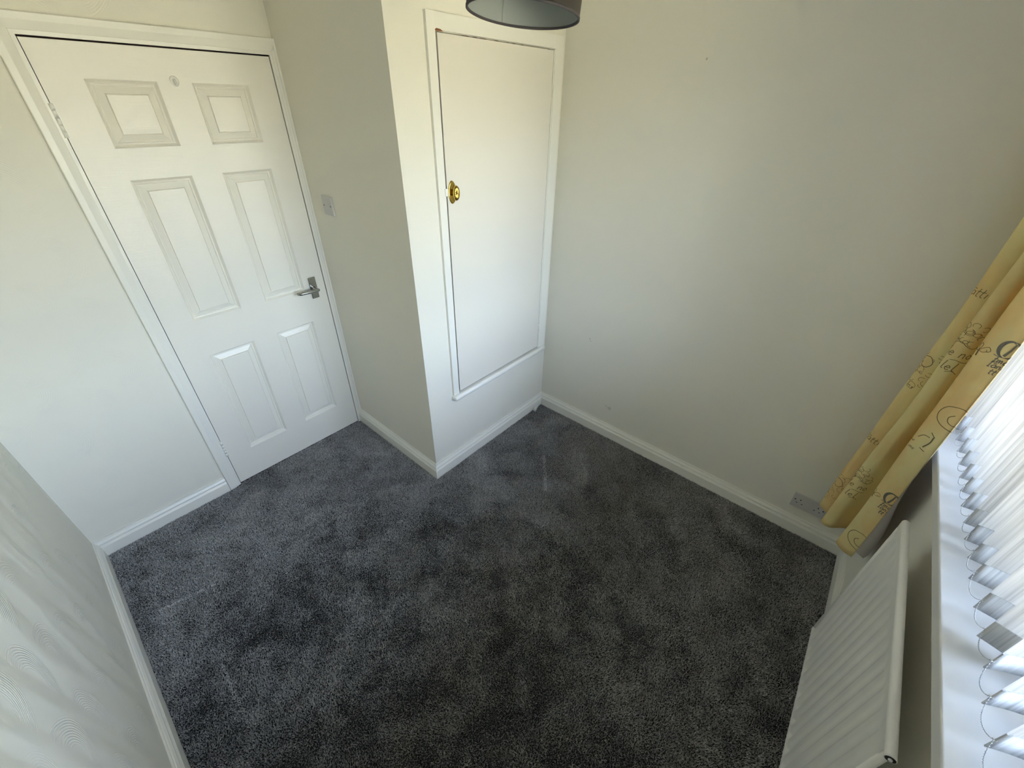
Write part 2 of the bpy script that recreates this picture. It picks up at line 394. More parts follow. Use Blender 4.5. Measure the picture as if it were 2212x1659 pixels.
# frame lining and stops: bare wood shows in the gaps
b = MB()
for (x0, x1, z0, z1) in ((XL - LX, XL, 0, DH + LX), (XR, XR + LX, 0, DH + LX), (XL, XR, DH, DH + LX)): b.box((x0, 0, z0), (x1, 0.14, z1))
b.cur = 1
for (x0, x1, z0, z1) in ((XL, XL + 0.014, 0, DH), (XR - 0.014, XR, 0, DH), (XL + 0.014, XR - 0.014, DH - 0.014, DH)): b.box((x0, 0.0402, z0), (x1, 0.075, z1))
for (x0, x1, z0, z1) in ((XL - 0.0002, XL + 0.0002, 0, DH), (XR - 0.0002, XR + 0.0002, 0, DH), (XL, XR, DH - 0.0002, DH + 0.0002)): b.box((x0, 0.0035, z0), (x1, 0.0402, z1))
b.box((XL - 0.05, 0.10, 0), (XR + 0.05, 0.139, DH + 0.05))  # unseen backing board, added behind the door to stop light leaking through
tag(b.build('trim_1', [M_gloss, M_brown]), 'door lining with bare brown wood in the gaps around the six-panel door', 'door lining', 'structure')
# architrave
def architrave(prof_l, prof_r):
    b = MB()
    def ring(side, prof):
        for i in range(len(prof) - 1):
            (w0, p0), (w1, p1) = prof[i], prof[i + 1]
            yield w0, p0, w1, p1
    # left leg, mitred to the head
    for w0, p0, w1, p1 in ring('l', prof_l):
        b.add([(XL - w0, -p0, 0), (XL - w1, -p1, 0), (XL - w1, -p1, DH + w1), (XL - w0, -p0, DH + w0)], [(0, 1, 2, 3)])
        xr = lambda w: min(XR + w, XS)
        b.add([(XL - w0, -p0, DH + w0), (XL - w1, -p1, DH + w1), (xr(w1), -p1, DH + w1), (xr(w0), -p0, DH + w0)], [(0, 1, 2, 3)])
    for w0, p0, w1, p1 in ring('r', prof_r):
        tz = [DH + w if w < .012 else DH + .056 for w in (w0, w1)]
        b.add([(XR + w0, -p0, 0), (XR + w1, -p1, 0), (XR + w1, -p1, tz[1]), (XR + w0, -p0, tz[0])], [(0, 1, 2, 3)])
        if w1 > .02: b.add([(XR + w0, -p0, DH + .056), (XR + w1, -p1, DH + .056), (XR + w1, 0, DH + .056), (XR + w0, 0, DH + .056)], [(0, 1, 2, 3)])
    return b
AP = [(0, 0), (0, .0055), (.0115, .0062), (.0125, .0075), (.0340, .0150), (.0360, .0156), (.0535, .0162), (.0560, .0142), (.0565, 0)]
AR = [(0, 0), (0, .0055), (.0095, .0062), (.0105, .0075), (.0185, .0110), (.0215, .0150), (.0290, .0160)]
tag(architrave(AP, AR).build('trim_2', M_gloss), 'moulded white architrave framing the six-panel door', 'architrave', 'structure')

# ------------------------------------------------------------------ cupboard door (door_2) and its frame
b = MB(); fx0, fx1, fz1, fp = 1.5662, 2.3660, 2.0850, 0.013
b.box((fx0, YC - fp, 0.486), (CX0, YC, fz1)); b.box((CX1 + 0.004, YC - fp, 0.494), (fx1, YC, fz1)); b.box((CX0, YC - fp, CZ1 + 0.002), (CX1 + 0.004, YC, fz1))
b.cur = 1
b.box((CX0 - 0.0002, YC - 0.004, CZ0), (CX0 + 0.0002, YC + 0.055, CZ1)); b.box((CX0, YC + 0.022, CZ0), (CX1, YC + 0.055, CZ1))  # brown opening edge, and a backing sheet added to darken the door gaps
tag(b.build('trim_3', [M_gloss, M_brown], bevel=0.0015), 'flat white frame around the cupboard door', 'door frame', 'structure')
b = MB(); n = 12
def rail_pt(x, a, r=0.0165): return (x, YC - 1.15 * r - r * math.cos(a), 0.4885 + r * math.sin(a))
xsr = [fx0 - 0.008, fx0 - 0.005, fx0 + 0.002, 2.352, 2.362, 2.366]; rs = [.004, .0125, .0165, .0165, .0125, .003]
V = []; F = []
for x, r in zip(xsr, rs):
    V.append((x, YC, 0.4885 - r))
    for k in range(n + 1): V.append(rail_pt(x, -PI / 2 + PI * k / n, r))
    V.append((x, YC, 0.4885 + r))
n += 2
for i in range(len(xsr) - 1):
    for k in range(n): F.append((i * (n + 1) + k, i * (n + 1) + k + 1, (i + 1) * (n + 1) + k + 1, (i + 1) * (n + 1) + k))
F += [tuple(range(n + 1)), tuple(range((len(xsr) - 1) * (n + 1), len(xsr) * (n + 1)))]
b.add(V, F, True)
tag(b.build('trim_4', M_gloss), 'rounded white sill rail under the cupboard door', 'rail', 'structure')
b = MB(); b.box((CX1 - 0.003, YC - 0.011, CZ0 + 0.004), (CX1 + 0.0045, YC + 0.02, CZ1))
tag(b.build('trim_5', M_gloss, bevel=0.001), 'thin white hinge strip right of the cupboard door', 'strip', 'structure')
d2 = empty('door_2', Matrix.Translation((CX0, YC, 0))); tag(d2, 'plain flat white cupboard door with a brass knob', 'door', 'structure')
b = MB(); b.box((0.0074, -0.0125, 0.5165), (CX1 - CX0 - 0.0085, 0.013, 2.0305)); b.build('door_leaf', M_door2, d2, bevel=0.001)
for zc, lab in ((1.865, 'painted upper cupboard hinge'), (0.665, 'painted lower cupboard hinge')):
    b = MB()
    for k in range(3): b.tube([(CX1 - CX0 - 0.0045, -0.012, zc - .031 + k * .021), (CX1 - CX0 - 0.0045, -0.012, zc - .011 + k * .021)], 0.0042, 10)
    tag(b.build('hinge', M_gloss, d2), lab)
kx, kz = 1.6375 - CX0, 1.5175
knob = empty('door_knob', Matrix.Identity(4)); knob.parent = d2; knob.matrix_local = Matrix.Translation((kx, -0.0125, kz)) @ Matrix.Rotation(PI / 2, 4, 'X'); tag(knob, 'oval brass knob with a fluted shell face')
b = MB(); b.lathe([(0, .004), (.0175, .004), (.0195, .0055), (.0215, .0045), (.0235, .0050), (.0255, .003), (.0262, 0)], 44, None, 0.80, 1.72); b.build('rose', M_brass, knob)
b = MB(); nf = 72; V = []; F = []
prof = [(.0075, .003), (.0075, .013), (.0125, .016), (.0170, .0205), (.0185, .025), (.0175, .0295), (.0150, .0325), (.0115, .034), (.0075, .0345), (.0040, .0340), (.0005, .0335)]
for (r, h) in prof:
    for k in range(nf):
        a = 2 * PI * k / nf; fl = 0.0010 * math.cos(a * 18) * min(1, max(0, (r - .0015) / .006)) * (1 if h > .031 else 0)
        V.append((0.92 * r * math.cos(a), 1.62 * r * math.sin(a), h + fl))
for i in range(len(prof) - 1):
    for k in range(nf): F.append((i * nf + k, i * nf + (k + 1) % nf, (i + 1) * nf + (k + 1) % nf, (i + 1) * nf + k))
b.add(V, F, True); b.build('grip', M_brass, knob)
b = MB(); b.box((CX0 - 0.006, YC - 0.0165, 1.506), (CX0 + 0.012, YC - 0.0126, 1.535)); b.box((CX0 - .002, YC - 0.0125, 1.509), (CX0 + 0.009, YC - 0.006, 1.532))
cat = b.build('door_latch', M_gloss, bevel=0.001); cat.parent = d2; cat.matrix_local = Matrix.Translation((-CX0, -YC, 0))
tag(cat, 'small painted catch beside the brass knob')
# chipped paint along the head of the cupboard frame
b = MB(); y = YC - fp - 0.0003
b.add([(1.603, y, 2.033), (1.640, y, 2.0335), (1.628, y, 2.0395), (1.609, y, 2.0410), (1.603, y, 2.0375)], [(0, 1, 2, 3, 4)])
b.cur = 1
for (x, w, h) in ((1.72, .05, .0022), (1.78, .03, .0026), (1.815, .045, .0020), (1.90, .026, .0022), (1.97, .02, .0016), (2.0, .03, .0022), (2.06, .02, .002), (2.24, .03, .0012)):
    b.add([(x, YC - 0.0128, 2.0302), (x + w, YC - 0.0128, 2.0300), (x + w * .8, YC - 0.0128, 2.0302 + h), (x + w * .2, YC - 0.0128, 2.0302 + h * .8)], [(0, 1, 2, 3)])
tag(b.build('trim_6', [M_rust, M_brown]), 'chipped paint baring brown wood at the cupboard frame head', 'chipped paint', 'structure')

# ------------------------------------------------------------------ light switch
sw = empty('light_switch', Matrix.Translation((XS, -0.1855, 1.410)) @ Matrix.Rotation(-PI / 2, 4, 'Z'))     # local x = along wall towards the room, y = into wall... z up
sw.matrix_world = Matrix(((0, -1, 0, XS), (-1, 0, 0, -0.1830), (0, 0, 1, 1.410), (0, 0, 0, 1)))              # local x -> -y world, local y -> -x world (out of the wall)
tag(sw, 'white square light switch on the shaded cupboard side wall', 'light switch')
b = MB(); b.box((-0.043, 0, -0.043), (0.043, 0.009, 0.043)); b.build('switch_plate', M_aged, sw, bevel=0.002)
b = MB(); V = [(-.006, .009, -.011), (.006, .009, -.011), (.006, .009, .011), (-.006, .009, .011), (-.006, .0105, -.011), (.006, .0105, -.011), (.006, .0145, .011), (-.006, .0145, .011)]
b.add(V, [(0, 3, 2, 1), (4, 5, 6, 7), (0, 1, 5, 4), (1, 2, 6, 5), (2, 3, 7, 6), (3, 0, 4, 7)]); b.build('rocker', M_aged, sw)
for sx in (-.030, .030):
    b = MB(); b.lathe([(0, .0003), (.0034, .0003), (.0036, 0)], 14, Matrix.Translation((sx, 0.009, 0)) @ Matrix.Rotation(-PI / 2, 4, 'X')); b.build('screw', M_dark, sw)

# ------------------------------------------------------------------ double socket
so = empty('double_socket', Matrix(((0, -1, 0, W), (-1, 0, 0, -2.4650), (0, 0, 1, 0.2045), (0, 0, 0, 1))))
tag(so, 'white double wall socket above the right skirting beside the curtain', 'socket')
b = MB(); b.box((-0.073, 0, -0.043), (0.073, 0.0095, 0.043)); b.build('socket_plate', M_aged, so, bevel=0.002)
for sx in (-.011, .011):
    b = MB(); b.box((sx - .006, .0095, .006), (sx + .006, .0125, .026)); b.build('rocker', M_aged, so, bevel=0.0012)
for sx in (-.0605, .0605):
    b = MB(); b.lathe([(0, .0003), (.0034, .0003), (.0036, 0)], 14, Matrix.Translation((sx, 0.0095, 0.006)) @ Matrix.Rotation(-PI / 2, 4, 'X')); b.build('screw', M_dark, so)
for cx in (-.0380, .0380):
    for (hx, hz, w, h) in ((0, .012, .0038, .0085), (-.0112, -.0105, .0068, .0038), (.0112, -.0105, .0068, .0038)):
        b = MB(); b.box((cx + hx - w / 2, .0093, hz - h / 2), (cx + hx + w / 2, .0098, hz + h / 2)); b.build('pin_slot', M_dark, so)

# ------------------------------------------------------------------ small white block in the cupboard corner
blk = empty('plastic_block', Matrix.Translation((2.2985, -0.8190, 0.008)) @ Matrix.Rotation(math.radians(20), 4, 'Z'))
tag(blk, 'small white plastic block on the carpet against the cupboard skirting', 'block')
b = MB(); b.box((-.029, -.013, 0), (.029, .006, .015)); b.build('body', M_plate, blk, bevel=0.0015)
b = MB(); b.box((-.026, -.010, .015), (.026, .005, .019)); b.build('lid', M_plate, blk, bevel=0.001)

# ------------------------------------------------------------------ pendant lamp
LXc, LYc, LZ, LR = 1.347, -1.4149, 2.0013, 0.130
lamp = empty('pendant_lamp', Matrix.Translation((LXc, LYc, LZ))); tag(lamp, 'brown drum lampshade with pale lining hanging from the ceiling', 'pendant lamp')
tilt = Matrix(((1, 0, 0.1006, 0), (0, 1, -0.0146, 0), (-0.1006, 0.0146, 1, 0), (0, 0, 0, 1)))
SHH = 0.19
b = MB(); b.lathe([(LR, 0), (LR, SHH)], 96, tilt); sh = b.build('lamp_shade', M_shade, lamp, fix=False); tag(sh, 'dark brown outer fabric')
b = MB(); b.lathe([(LR - .002, 0.001), (LR - .002, SHH - .001)], 96, tilt); tag(b.build('shade_lining', M_shadein, sh, fix=False), 'pale inner lining')
for h0, h1 in ((-.0012, .0032), (SHH - .0035, SHH + .0012)):
    b = MB(); b.lathe([(LR - .0035, h1), (LR - .0035, h0), (LR - .001, h0 - .0008), (LR + .0012, h0), (LR + .0012, h1), (LR - .0035, h1)], 96, tilt)
    tag(b.build('rim_tape', M_shadetrim, sh), 'dark binding tape')
b = MB(); b.box((-.0012, -.0004, 0.004), (.0012, .0004, SHH))
sa = math.radians(64); b.build('seam', M_shadein, sh, M=tilt @ Matrix.Translation((math.cos(sa) * (LR - .003), math.sin(sa) * (LR - .003), 0)) @ Matrix.Rotation(sa + PI / 2, 4, 'Z'))
b = MB()
for k in range(3):
    a = 2 * PI * k / 3 + .4; b.tube([tilt @ Vector((.02 * math.cos(a), .02 * math.sin(a), SHH - .02)), tilt @ Vector((LR * math.cos(a), LR * math.sin(a), SHH - .004))], .0016, 8)
b.build('shade_ring', M_shadein, lamp)
top = tilt @ Vector((0, 0, SHH - .02))
b = MB(); b.lathe([(.019, -.045), (.021, -.01), (.020, .01), (.010, .02), (.004, .03)], 24, Matrix.Translation(top)); b.build('lamp_holder', M_plate, lamp)
b = MB(); b.lathe([(.0005, -.075), (.014, -.070), (.026, -.050), (.029, -.032), (.022, -.008), (.013, .018), (.0125, .03)], 24, Matrix.Translation(top + Vector((0, 0, -.055)))); b.build('bulb', M_shadein, lamp)
b = MB(); b.tube([top + Vector((0, 0, .028)), Vector((0, 0, CEIL - LZ - .03))], .0032, 8); b.build('cord', M_plate, lamp)
b = MB(); b.lathe([(.004, -.045), (.018, -.035), (.032, -.02), (.040, -.006), (.042, 0)], 28, Matrix.Translation((0, 0, CEIL - LZ))); b.build('ceiling_rose', M_plate, lamp)

# ------------------------------------------------------------------ window sill, window, blind
b = MB(); prof = []
for cz_, a0_ in ((WZ0 - .004, 90), (WZ0 - .030, 0)):
    for k in range(5): a = math.radians(a0_ - 90 * k / 4); r_ = .004 if a0_ else .003; prof.append((0.050 - r_ + r_ * math.cos(a), cz_ + r_ * math.sin(a)))
prof += [(-0.27, WZ0 - 0.033), (-0.27, WZ0)]
b.prism(prof, None, None, lambda q: (-2.31, q[0], q[1]), lambda q: (-0.045, q[0], q[1]))
sill = tag(b.build('trim_7', M_sill, M=WIN), 'broad white window sill under the vertical blind', 'window sill', 'structure')
win = empty('window_1', WIN); tag(win, 'white framed window behind the vertical blind', 'window', 'structure')
fy0, fy1 = -0.235, -0.170
b = MB()
for (x0, x1, z0, z1) in ((WX0, WX1, WZ0, WZ0 + .062), (WX0, WX1, WZ1 - .062, WZ1), (WX0, WX0 + .062, WZ0 + .062, WZ1 - .062), (WX1 - .062, WX1, WZ0 + .062, WZ1 - .062)): b.box((x0, fy0, z0), (x1, fy1, z1))
for x in (-1.56, -0.77): b.box((x - .035, fy0, WZ0 + .062), (x + .035, fy1, WZ1 - .062))
b.build('window_frame', M_upvc, win, bevel=0.004)
for (x0, x1) in ((WX0 + .062, -1.595), (-1.525, -.805), (-.735, WX1 - .062)):
    b = MB(); b.box((x0, -.205, WZ0 + .062), (x1, -.199, WZ1 - .062)); b.build('window_pane', M_glass, win)

blind = empty('vertical_blind', WIN); tag(blind, 'white streaky vertical blind hanging over the window sill', 'blind')
SB, STOP, SWD = 0.930, 2.045, 0.089
b = MB(); b.box((WX0 + .012, -.058, STOP + .012), (WX1 - .012, -.014, WZ1 - .002)); b.build('head_rail', M_upvc, blind, bevel=0.004)
sx = [-0.184, -0.257, -0.329, -0.403, -0.477, -0.547, -0.619, -0.689, -0.757, -0.822, -0.893, -0.977, -1.054, -1.127, -1.210, -1.292]
sn = [0.013, 0.013, 0.011, 0.010, 0.010, 0.010, 0.011, 0.008, 0.009, 0.005, 0.006, 0.001, -0.001, -0.006, 0.001, 0.002]
sg = [-88, -88, -86, -92, -90, -90, -88, -94, -94, -98, -95, -103, -111, -66, -68, -72]
while sx[-1] - 0.078 > WX0 + 0.03: sx.append(sx[-1] - 0.078); sn.append(0.003); sg.append(-62 - 2 * (len(sx) % 3))  # slats out of view, turned further closed to dim the cupboard side wall
def slat_mesh(z0, z1, thick, bulge, nz, name, mat):
    b = MB(); nx = 8; V = []; F = []
    for k in range(nz + 1):
        z = z0 + (z1 - z0) * k / nz
        for i in range(nx + 1):
            q = i / nx; V.append((q * SWD, bulge * math.sin(PI * q), z))
    st = nx + 1
    for k in range(nz):
        for i in range(nx): F.append((k * st + i, k * st + i + 1, (k + 1) * st + i + 1, (k + 1) * st + i))
    b.add(V, F, True)
    if thick:
        o = len(b.v); b.v += [(x, y - thick, z) for (x, y, z) in V]
        for q in F: b.f.append(tuple(i + o for i in q)[::-1]); b.sm.append(True); b.mi.append(0)
        ring = [(k * st) for k in range(nz + 1)], [(k * st + nx) for k in range(nz + 1)], list(range(st)), list(range(nz * st, nz * st + st))
        for R in ring:
            for a, c in zip(R[:-1], R[1:]): b.f.append((a, c, c + o, a + o)); b.sm.append(False); b.mi.append(0)
    me_o = b.build(name, mat); return me_o
s0 = slat_mesh(0.057, STOP - SB, 0.0, 0.0035, 8, 'slat', M_slat)
h0 = slat_mesh(0.0, 0.0575, 0.0024, 0.0035, 2, 'slat_hem', M_hem)
cb = MB(); cb.box((-.0022, -.0022, .0262), (.003, .0018, .0288)); 
c0 = cb.build('slat_clip', M_bead)
hb = MB(); hb.box((SWD / 2 - .012, -.002, STOP - SB - .004), (SWD / 2 + .012, .004, STOP - SB + .014)); g0 = hb.build('slat_hanger', M_upvc)
fronts = []; backs = []
for i, (x, n_, a) in enumerate(zip(sx, sn, sg)):
    first = i == 0
    s = s0 if first else s0.copy(); h = h0 if first else h0.copy(); c = c0 if first else c0.copy(); hg = g0 if first else g0.copy()
    if not first:
        for q in (s, h, c, hg): col.objects.link(q)
    s.parent = blind; s.matrix_local = Matrix.Translation((x, n_, SB)) @ Matrix.Rotation(math.radians(a), 4, 'Z')
    for q in (h, c, hg): q.parent = s; q.matrix_local = Matrix.Identity(4)
    d_ = Vector((math.cos(math.radians(a)), math.sin(math.radians(a)), 0))
    fronts.append(Vector((x, n_, SB + .0275))); backs.append(Vector((x, n_, SB + .0275)) + d_ * SWD)
# bead chains looping from slat to slat, front and back
def chain_pts(A, B, sag, n=19):
    return [A.lerp(B, k / (n - 1)) + Vector((0, 0.004 * math.sin(PI * k / (n - 1)), -sag * (1 - (2 * k / (n - 1) - 1) ** 2) ** 0.8)) for k in range(n)]
def chain(A, B, sag):
    P = chain_pts(A, B, sag); b = MB(); b.cur = 0
    b.tube(P, 0.0005, 5, cap=False); b.cur = 1
    for p_ in P[1:-1]:
        r = 0.0016; V = [p_ + Vector(q) * r for q in ((1, 0, 0), (-1, 0, 0), (0, 1, 0), (0, -1, 0), (0, 0, 1), (0, 0, -1))]
        b.add(V, [(0, 2, 4), (2, 1, 4), (1, 3, 4), (3, 0, 4), (2, 0, 5), (1, 2, 5), (3, 1, 5), (0, 3, 5)], True)
    return b.build('bead_chain', [M_cord, M_bead], blind, fix=False)
for i in range(len(fronts) - 1):
    if sx[i] < -1.75: break
    chain(fronts[i], fronts[i + 1], (0.022 if i < 13 else 0.024) + 0.002 * math.sin(i * 2.1)); chain(backs[i], backs[i + 1], 0.032)

# ------------------------------------------------------------------ radiator
RN, RX0, RX1, RZ0, RZ1 = 0.090, -1.340, -0.634, 0.165, 0.826
rad = empty('radiator', WIN @ Matrix.Translation((RX0, 0, RZ0))); tag(rad, 'white single panel radiator on the wall under the window sill', 'radiator')
RM = Matrix.Translation((-RX0, 0, -RZ0))
b = MB(); nx, nz = 141, 26; V = []; F = []
zz = [RZ0 + .004, RZ0 + .012, RZ0 + .020, RZ0 + .024, RZ0 + .028, RZ0 + .034, RZ0 + .045, RZ0 + .056, RZ0 + .068] + [RZ0 + .08 + (RZ1 - .105 - RZ0 - .08) * k / 10 for k in range(11)] + [RZ1 - .090, RZ1 - .078, RZ1 - .068, RZ1 - .058, RZ1 - .046, RZ1 - .034, RZ1 - .022, RZ1 - .014, RZ1 - .008]
pitch_ = 0.0478
def sst(a, c, q): q = min(1, max(0, (q - a) / (c - a))); return q * q * (3 - 2 * q)
for z in zz:
    for i in range(nx):
        x = RX0 + .006 + (RX1 - RX0 - .012) * i / (nx - 1)
        ph = ((x - RX1 + .010) / pitch_) % 1.0
        fl = sst(.0, .22, ph) - sst(.62, .84, ph)
        env = sst(RZ0 + .014, RZ0 + .044, z) * (1 - sst(RZ1 - .082, RZ1 - .052, z))
        head = sst(RZ1 - .055, RZ1 - .030, z)
        foot = 1 - sst(RZ0 + .022, RZ0 + .034, z)
        n_ = RN - .0095 + .0090 * max(head, foot, .35 + .40 * fl - .40 * (1 - fl) * (1 - sst(RZ0 + .045, RZ0 + .080, z))) - .0050 * (1 - sst(RZ0, RZ0 + .014, z))
        V.append((x, n_, z))
for k in range(len(zz) - 1):
    for i in range(nx - 1): F.append((k * nx + i, k * nx + i + 1, (k + 1) * nx + i + 1, (k + 1) * nx + i))
b.add(V, F, True)
ob = len(b.v); y2 = RN - .017
b.add([(RX0 + .006, y2, RZ0 + .004), (RX1 - .006, y2, RZ0 + .004), (RX1 - .006, y2, RZ1 - .008), (RX0 + .006, y2, RZ1 - .008)], [(0, 3, 2, 1)])
b.build('panel', M_rad, rad, M=RM, fix=False)
b = MB()
hp = [(RX0 - .004, RN - .0100, RZ1 - .0100), (RX1 - .006, RN - .0100, RZ1 - .0100), (RX1 - .001, RN - .0100, RZ1 - .0105)]
b.tube(hp, [.0100, .0100, .0070], 20); b.build('top_header', M_radtop, rad, M=RM)
b = MB(); b.tube([(RX0 + .007, RN - .0095, RZ0 + .006), (RX0 + .007, RN - .0095, RZ1 - .012)], .0078, 14); b.build('side_seam', M_rad, rad, M=RM)
b = MB(); b.tube([(RX1 - .006, RN - .0095, RZ0 + .006), (RX1 - .006, RN - .0095, RZ1 - .012)], .0085, 14); b.build('side_seam', M_rad, rad, M=RM)
b = MB(); b.tube([(RX0 + .006, RN - .0115, RZ0 + .006), (RX1 - .006, RN - .0115, RZ0 + .006)], .0040, 14); b.build('bottom_seam', M_rad, rad, M=RM)
MV = Matrix.Translation((RX0 - .004, RN - .0100, RZ1 - .0100)) @ Matrix.Rotation(-PI / 2, 4, 'Y')
b = MB(); b.lathe([(.0082, -.002), (.0100, .0), (.0100, .003), (.0082, .003), (.0080, -.004), (0.0002, -.004)], 20, MV)
vent = b.build('air_vent', M_rad, rad, M=RM)
b = MB(); b.lathe([(.0086, .0032), (.0002, .0032)], 18, MV); b.build('vent_recess', M_dark, vent)
b = MB(); b.lathe([(.0036, .003), (.0036, .0058), (.0002, .0060)], 6, MV); b.build('bleed_screw', M_plate, vent)
for xb in (RX0 + .15, RX1 - .15):
    b = MB(); b.box((xb - .015, 0.0, RZ0 + .08), (xb + .015, .004, RZ1 - .25)); b.box((xb - .012, .004, RZ1 - .30), (xb + .012, y2 - .0005, RZ1 - .27)); b.box((xb - .012, .004, RZ0 + .10), (xb + .012, y2 - .0005, RZ0 + .13))
    b.build('wall_bracket', M_rad, rad, M=RM)

# ------------------------------------------------------------------ curtain
HEM = [(-.02, .05), (-.055, .13), (-.115, .192), (-.167, .205), (-.196, .178), (-.204, .085), (-.226, .155), (-.264, .187), (-.281, .152), (-.250, .098), (-.268, .062), (-.318, .088), (-.346, .123), (-.376, .098), (-.391, .066)]
TOP = [(-.02, .05), (-.055, .11), (-.12, .155), (-.165, .172), (-.195, .145), (-.203, .075), (-.227, .12), (-.262, .148), (-.280, .120), (-.252, .078), (-.270, .056), (-.318, .084), (-.346, .123), (-.377, .098), (-.393, .066)]
CZ, CT = 0.37, 2.26
def cat_at(P, s):
    i = min(max(int(s), 0), len(P) - 2); tt = s - i; n_ = len(P)
    g_ = lambda k: Vector(P[k]) if 0 <= k < n_ else (2 * Vector(P[0]) - Vector(P[1]) if k < 0 else 2 * Vector(P[-1]) - Vector(P[-2]))
    a, b_, c, d_ = g_(i - 1), g_(i), g_(i + 1), g_(i + 2)
    return 0.5 * ((2 * b_) + (c - a) * tt + (2 * a - 5 * b_ + 4 * c - d_) * tt * tt + (3 * b_ - a - 3 * c + d_) * tt ** 3)
def cloth_pt(s, z, off=0.0):
    k = min(max((z - .37) / 1.2, 0), 1); q = lambda s_: cat_at(HEM, s_) * (1 - k) + cat_at(TOP, s_) * k
    p_ = q(s); t_ = (q(min(s + .02, 14)) - q(max(s - .02, 0))); nn = Vector((t_.y, -t_.x)).normalized()
    w = 0.0022 * math.sin(z * 5.1 + s * 1.7) + 0.0014 * math.sin(z * 11.3 + s * 0.9)
    p_ = p_ + nn * (off + w)
    return Vector((p_.x, p_.y, z))
cur = empty('curtain', WIN @ Matrix.Translation((-.2, .1, CZ))); tag(cur, 'long parchment yellow curtain printed with brown script in the window corner', 'curtain')
CMt = Matrix.Translation((.2, -.1, -CZ))
def sheet(off, zlo, zhi, nz, s0_, s1_, ns):
    V = []; F = []
    for j in range(nz + 1):
        for i in range(ns + 1):
            s = s0_ + (s1_ - s0_) * i / ns
            lo = zlo + 0.004 * math.sin(s * 2.3)
            V.append(cloth_pt(s, lo + (zhi - lo) * j / nz, off))
    for j in range(nz):
        for i in range(ns): F.append((j * (ns + 1) + i, j * (ns + 1) + i + 1, (j + 1) * (ns + 1) + i + 1, (j + 1) * (ns + 1) + i))
    return V, F
b = MB(); V, F = sheet(0, CZ, CT, 60, 0, 14, 130); b.add(V, F, True); fab = b.build('face_fabric', M_curtain, cur, M=CMt, fix=False)
md = fab.modifiers.new('thickness', 'SOLIDIFY'); md.thickness = 0.0012; md.offset = -1
b = MB(); V, F = sheet(-.006, CZ + .03, CT, 40, 0.3, 13.7, 104)
b.add(V, F, True)
V = []; F = []
zl = [CZ + .035 + (CT - CZ - .035) * j / 30 for j in range(31)]
for z in zl:
    k = min(max((z - .45) / .40, 0), 1); k = k * k * (3 - 2 * k)
    e = Vector((-.404, .040)) * (1 - k) + Vector((-.3935, .068)) * k; a_ = cloth_pt(13.9, z, -.004)
    e2 = Vector((-.375, .026)) * (1 - k) + Vector((-.36, .068)) * k
    for q in (a_, Vector((e.x, e.y, z)), Vector((e2.x, e2.y, z))): V.append(q)
for j in range(30):
    for i in range(2): F.append((j * 3 + i, j * 3 + i + 1, j * 3 + i + 4, j * 3 + i + 3))
b.add(V, F, True)
tag(b.build('lining', M_lining, cur, M=CMt, fix=False), 'greyish lining behind the leading edge')
tr_ = MB(); tr_.box((-2.25, .0, CT - .012), (-.03, .034, CT + .016)); tr_.box((-.42, .034, CT + .001), (-.03, .13, CT + .008))
tag(tr_.build('curtain_track', M_upvc, M=WIN), 'white curtain track fixed above the window', 'curtain track')

# printed motifs: strokes laid on the cloth. coordinates are (metres across, metres up) about a point of the cloth
def arc_s(s_c, z, dx):
    """slide dx metres along the cloth from parameter s_c"""
    s = s_c; left = abs(dx); st = 0.02 if dx > 0 else -0.02; p_ = cloth_pt(s, z)
    while left > 1e-6 and 0 < s < 14:
        q = cloth_pt(s + st, z); L = (q - p_).length
        if L > left: s += st * left / L; break
        left -= L; s += st; p_ = q
    return min(max(s, 0), 14)
def strokes(name, s_c, z_c, lines, mat, off=0.0009, k_=1.0):
    b = MB()
    sc_ = lambda w: (lambda q: w(q) * k_) if callable(w) else w * k_
    lines = [tuple([[(x * k_, y * k_) for x, y in ln[0]], sc_(ln[1])] + list(ln[2:])) for ln in lines]
    for ln in lines:
        pts, wd = ln[0], (ln[1] if callable(ln[1]) else ln[1] * .85)
        P = [Vector(p_) for p_ in pts]
        if len(ln) > 2 and ln[2]:                               # smooth the polyline
            Q = []
            n_ = max(2, (len(P) - 1) * 7)
            for k in range(n_ + 1): Q.append(cat_at(P, (len(P) - 1) * k / n_ * 0.99999))
            P = Q
        V = []
        for i, p_ in enumerate(P):
            t_ = (P[min(i + 1, len(P) - 1)] - P[max(i - 1, 0)]); 
            if t_.length < 1e-9: t_ = Vector((1, 0))
            t_.normalize(); nn = Vector((-t_.y, t_.x))
            w = wd if not callable(wd) else wd(i / (len(P) - 1))
            for sg_ in (-.5, .5):
                q = p_ + nn * w * sg_; z = z_c + q.y; V.append(cloth_pt(arc_s(s_c, z, q.x), z, off))
        b.add(V, [(2 * i, 2 * i + 1, 2 * i + 3, 2 * i + 2) for i in range(len(P) - 1)])
    o = b.build(name, mat, cur, M=CMt, fix=False); o['kind'] = 'stuff'
    return o
def ell(cx, cy, rx, ry, a0, a1, n=18): return [(cx + rx * math.cos(math.radians(a0 + (a1 - a0) * k / n)), cy + ry * math.sin(math.radians(a0 + (a1 - a0) * k / n))) for k in range(n + 1)]
fat = lambda m_: (lambda q: m_ * (0.25 + 0.75 * math.sin(PI * min(1, max(0, q)))))
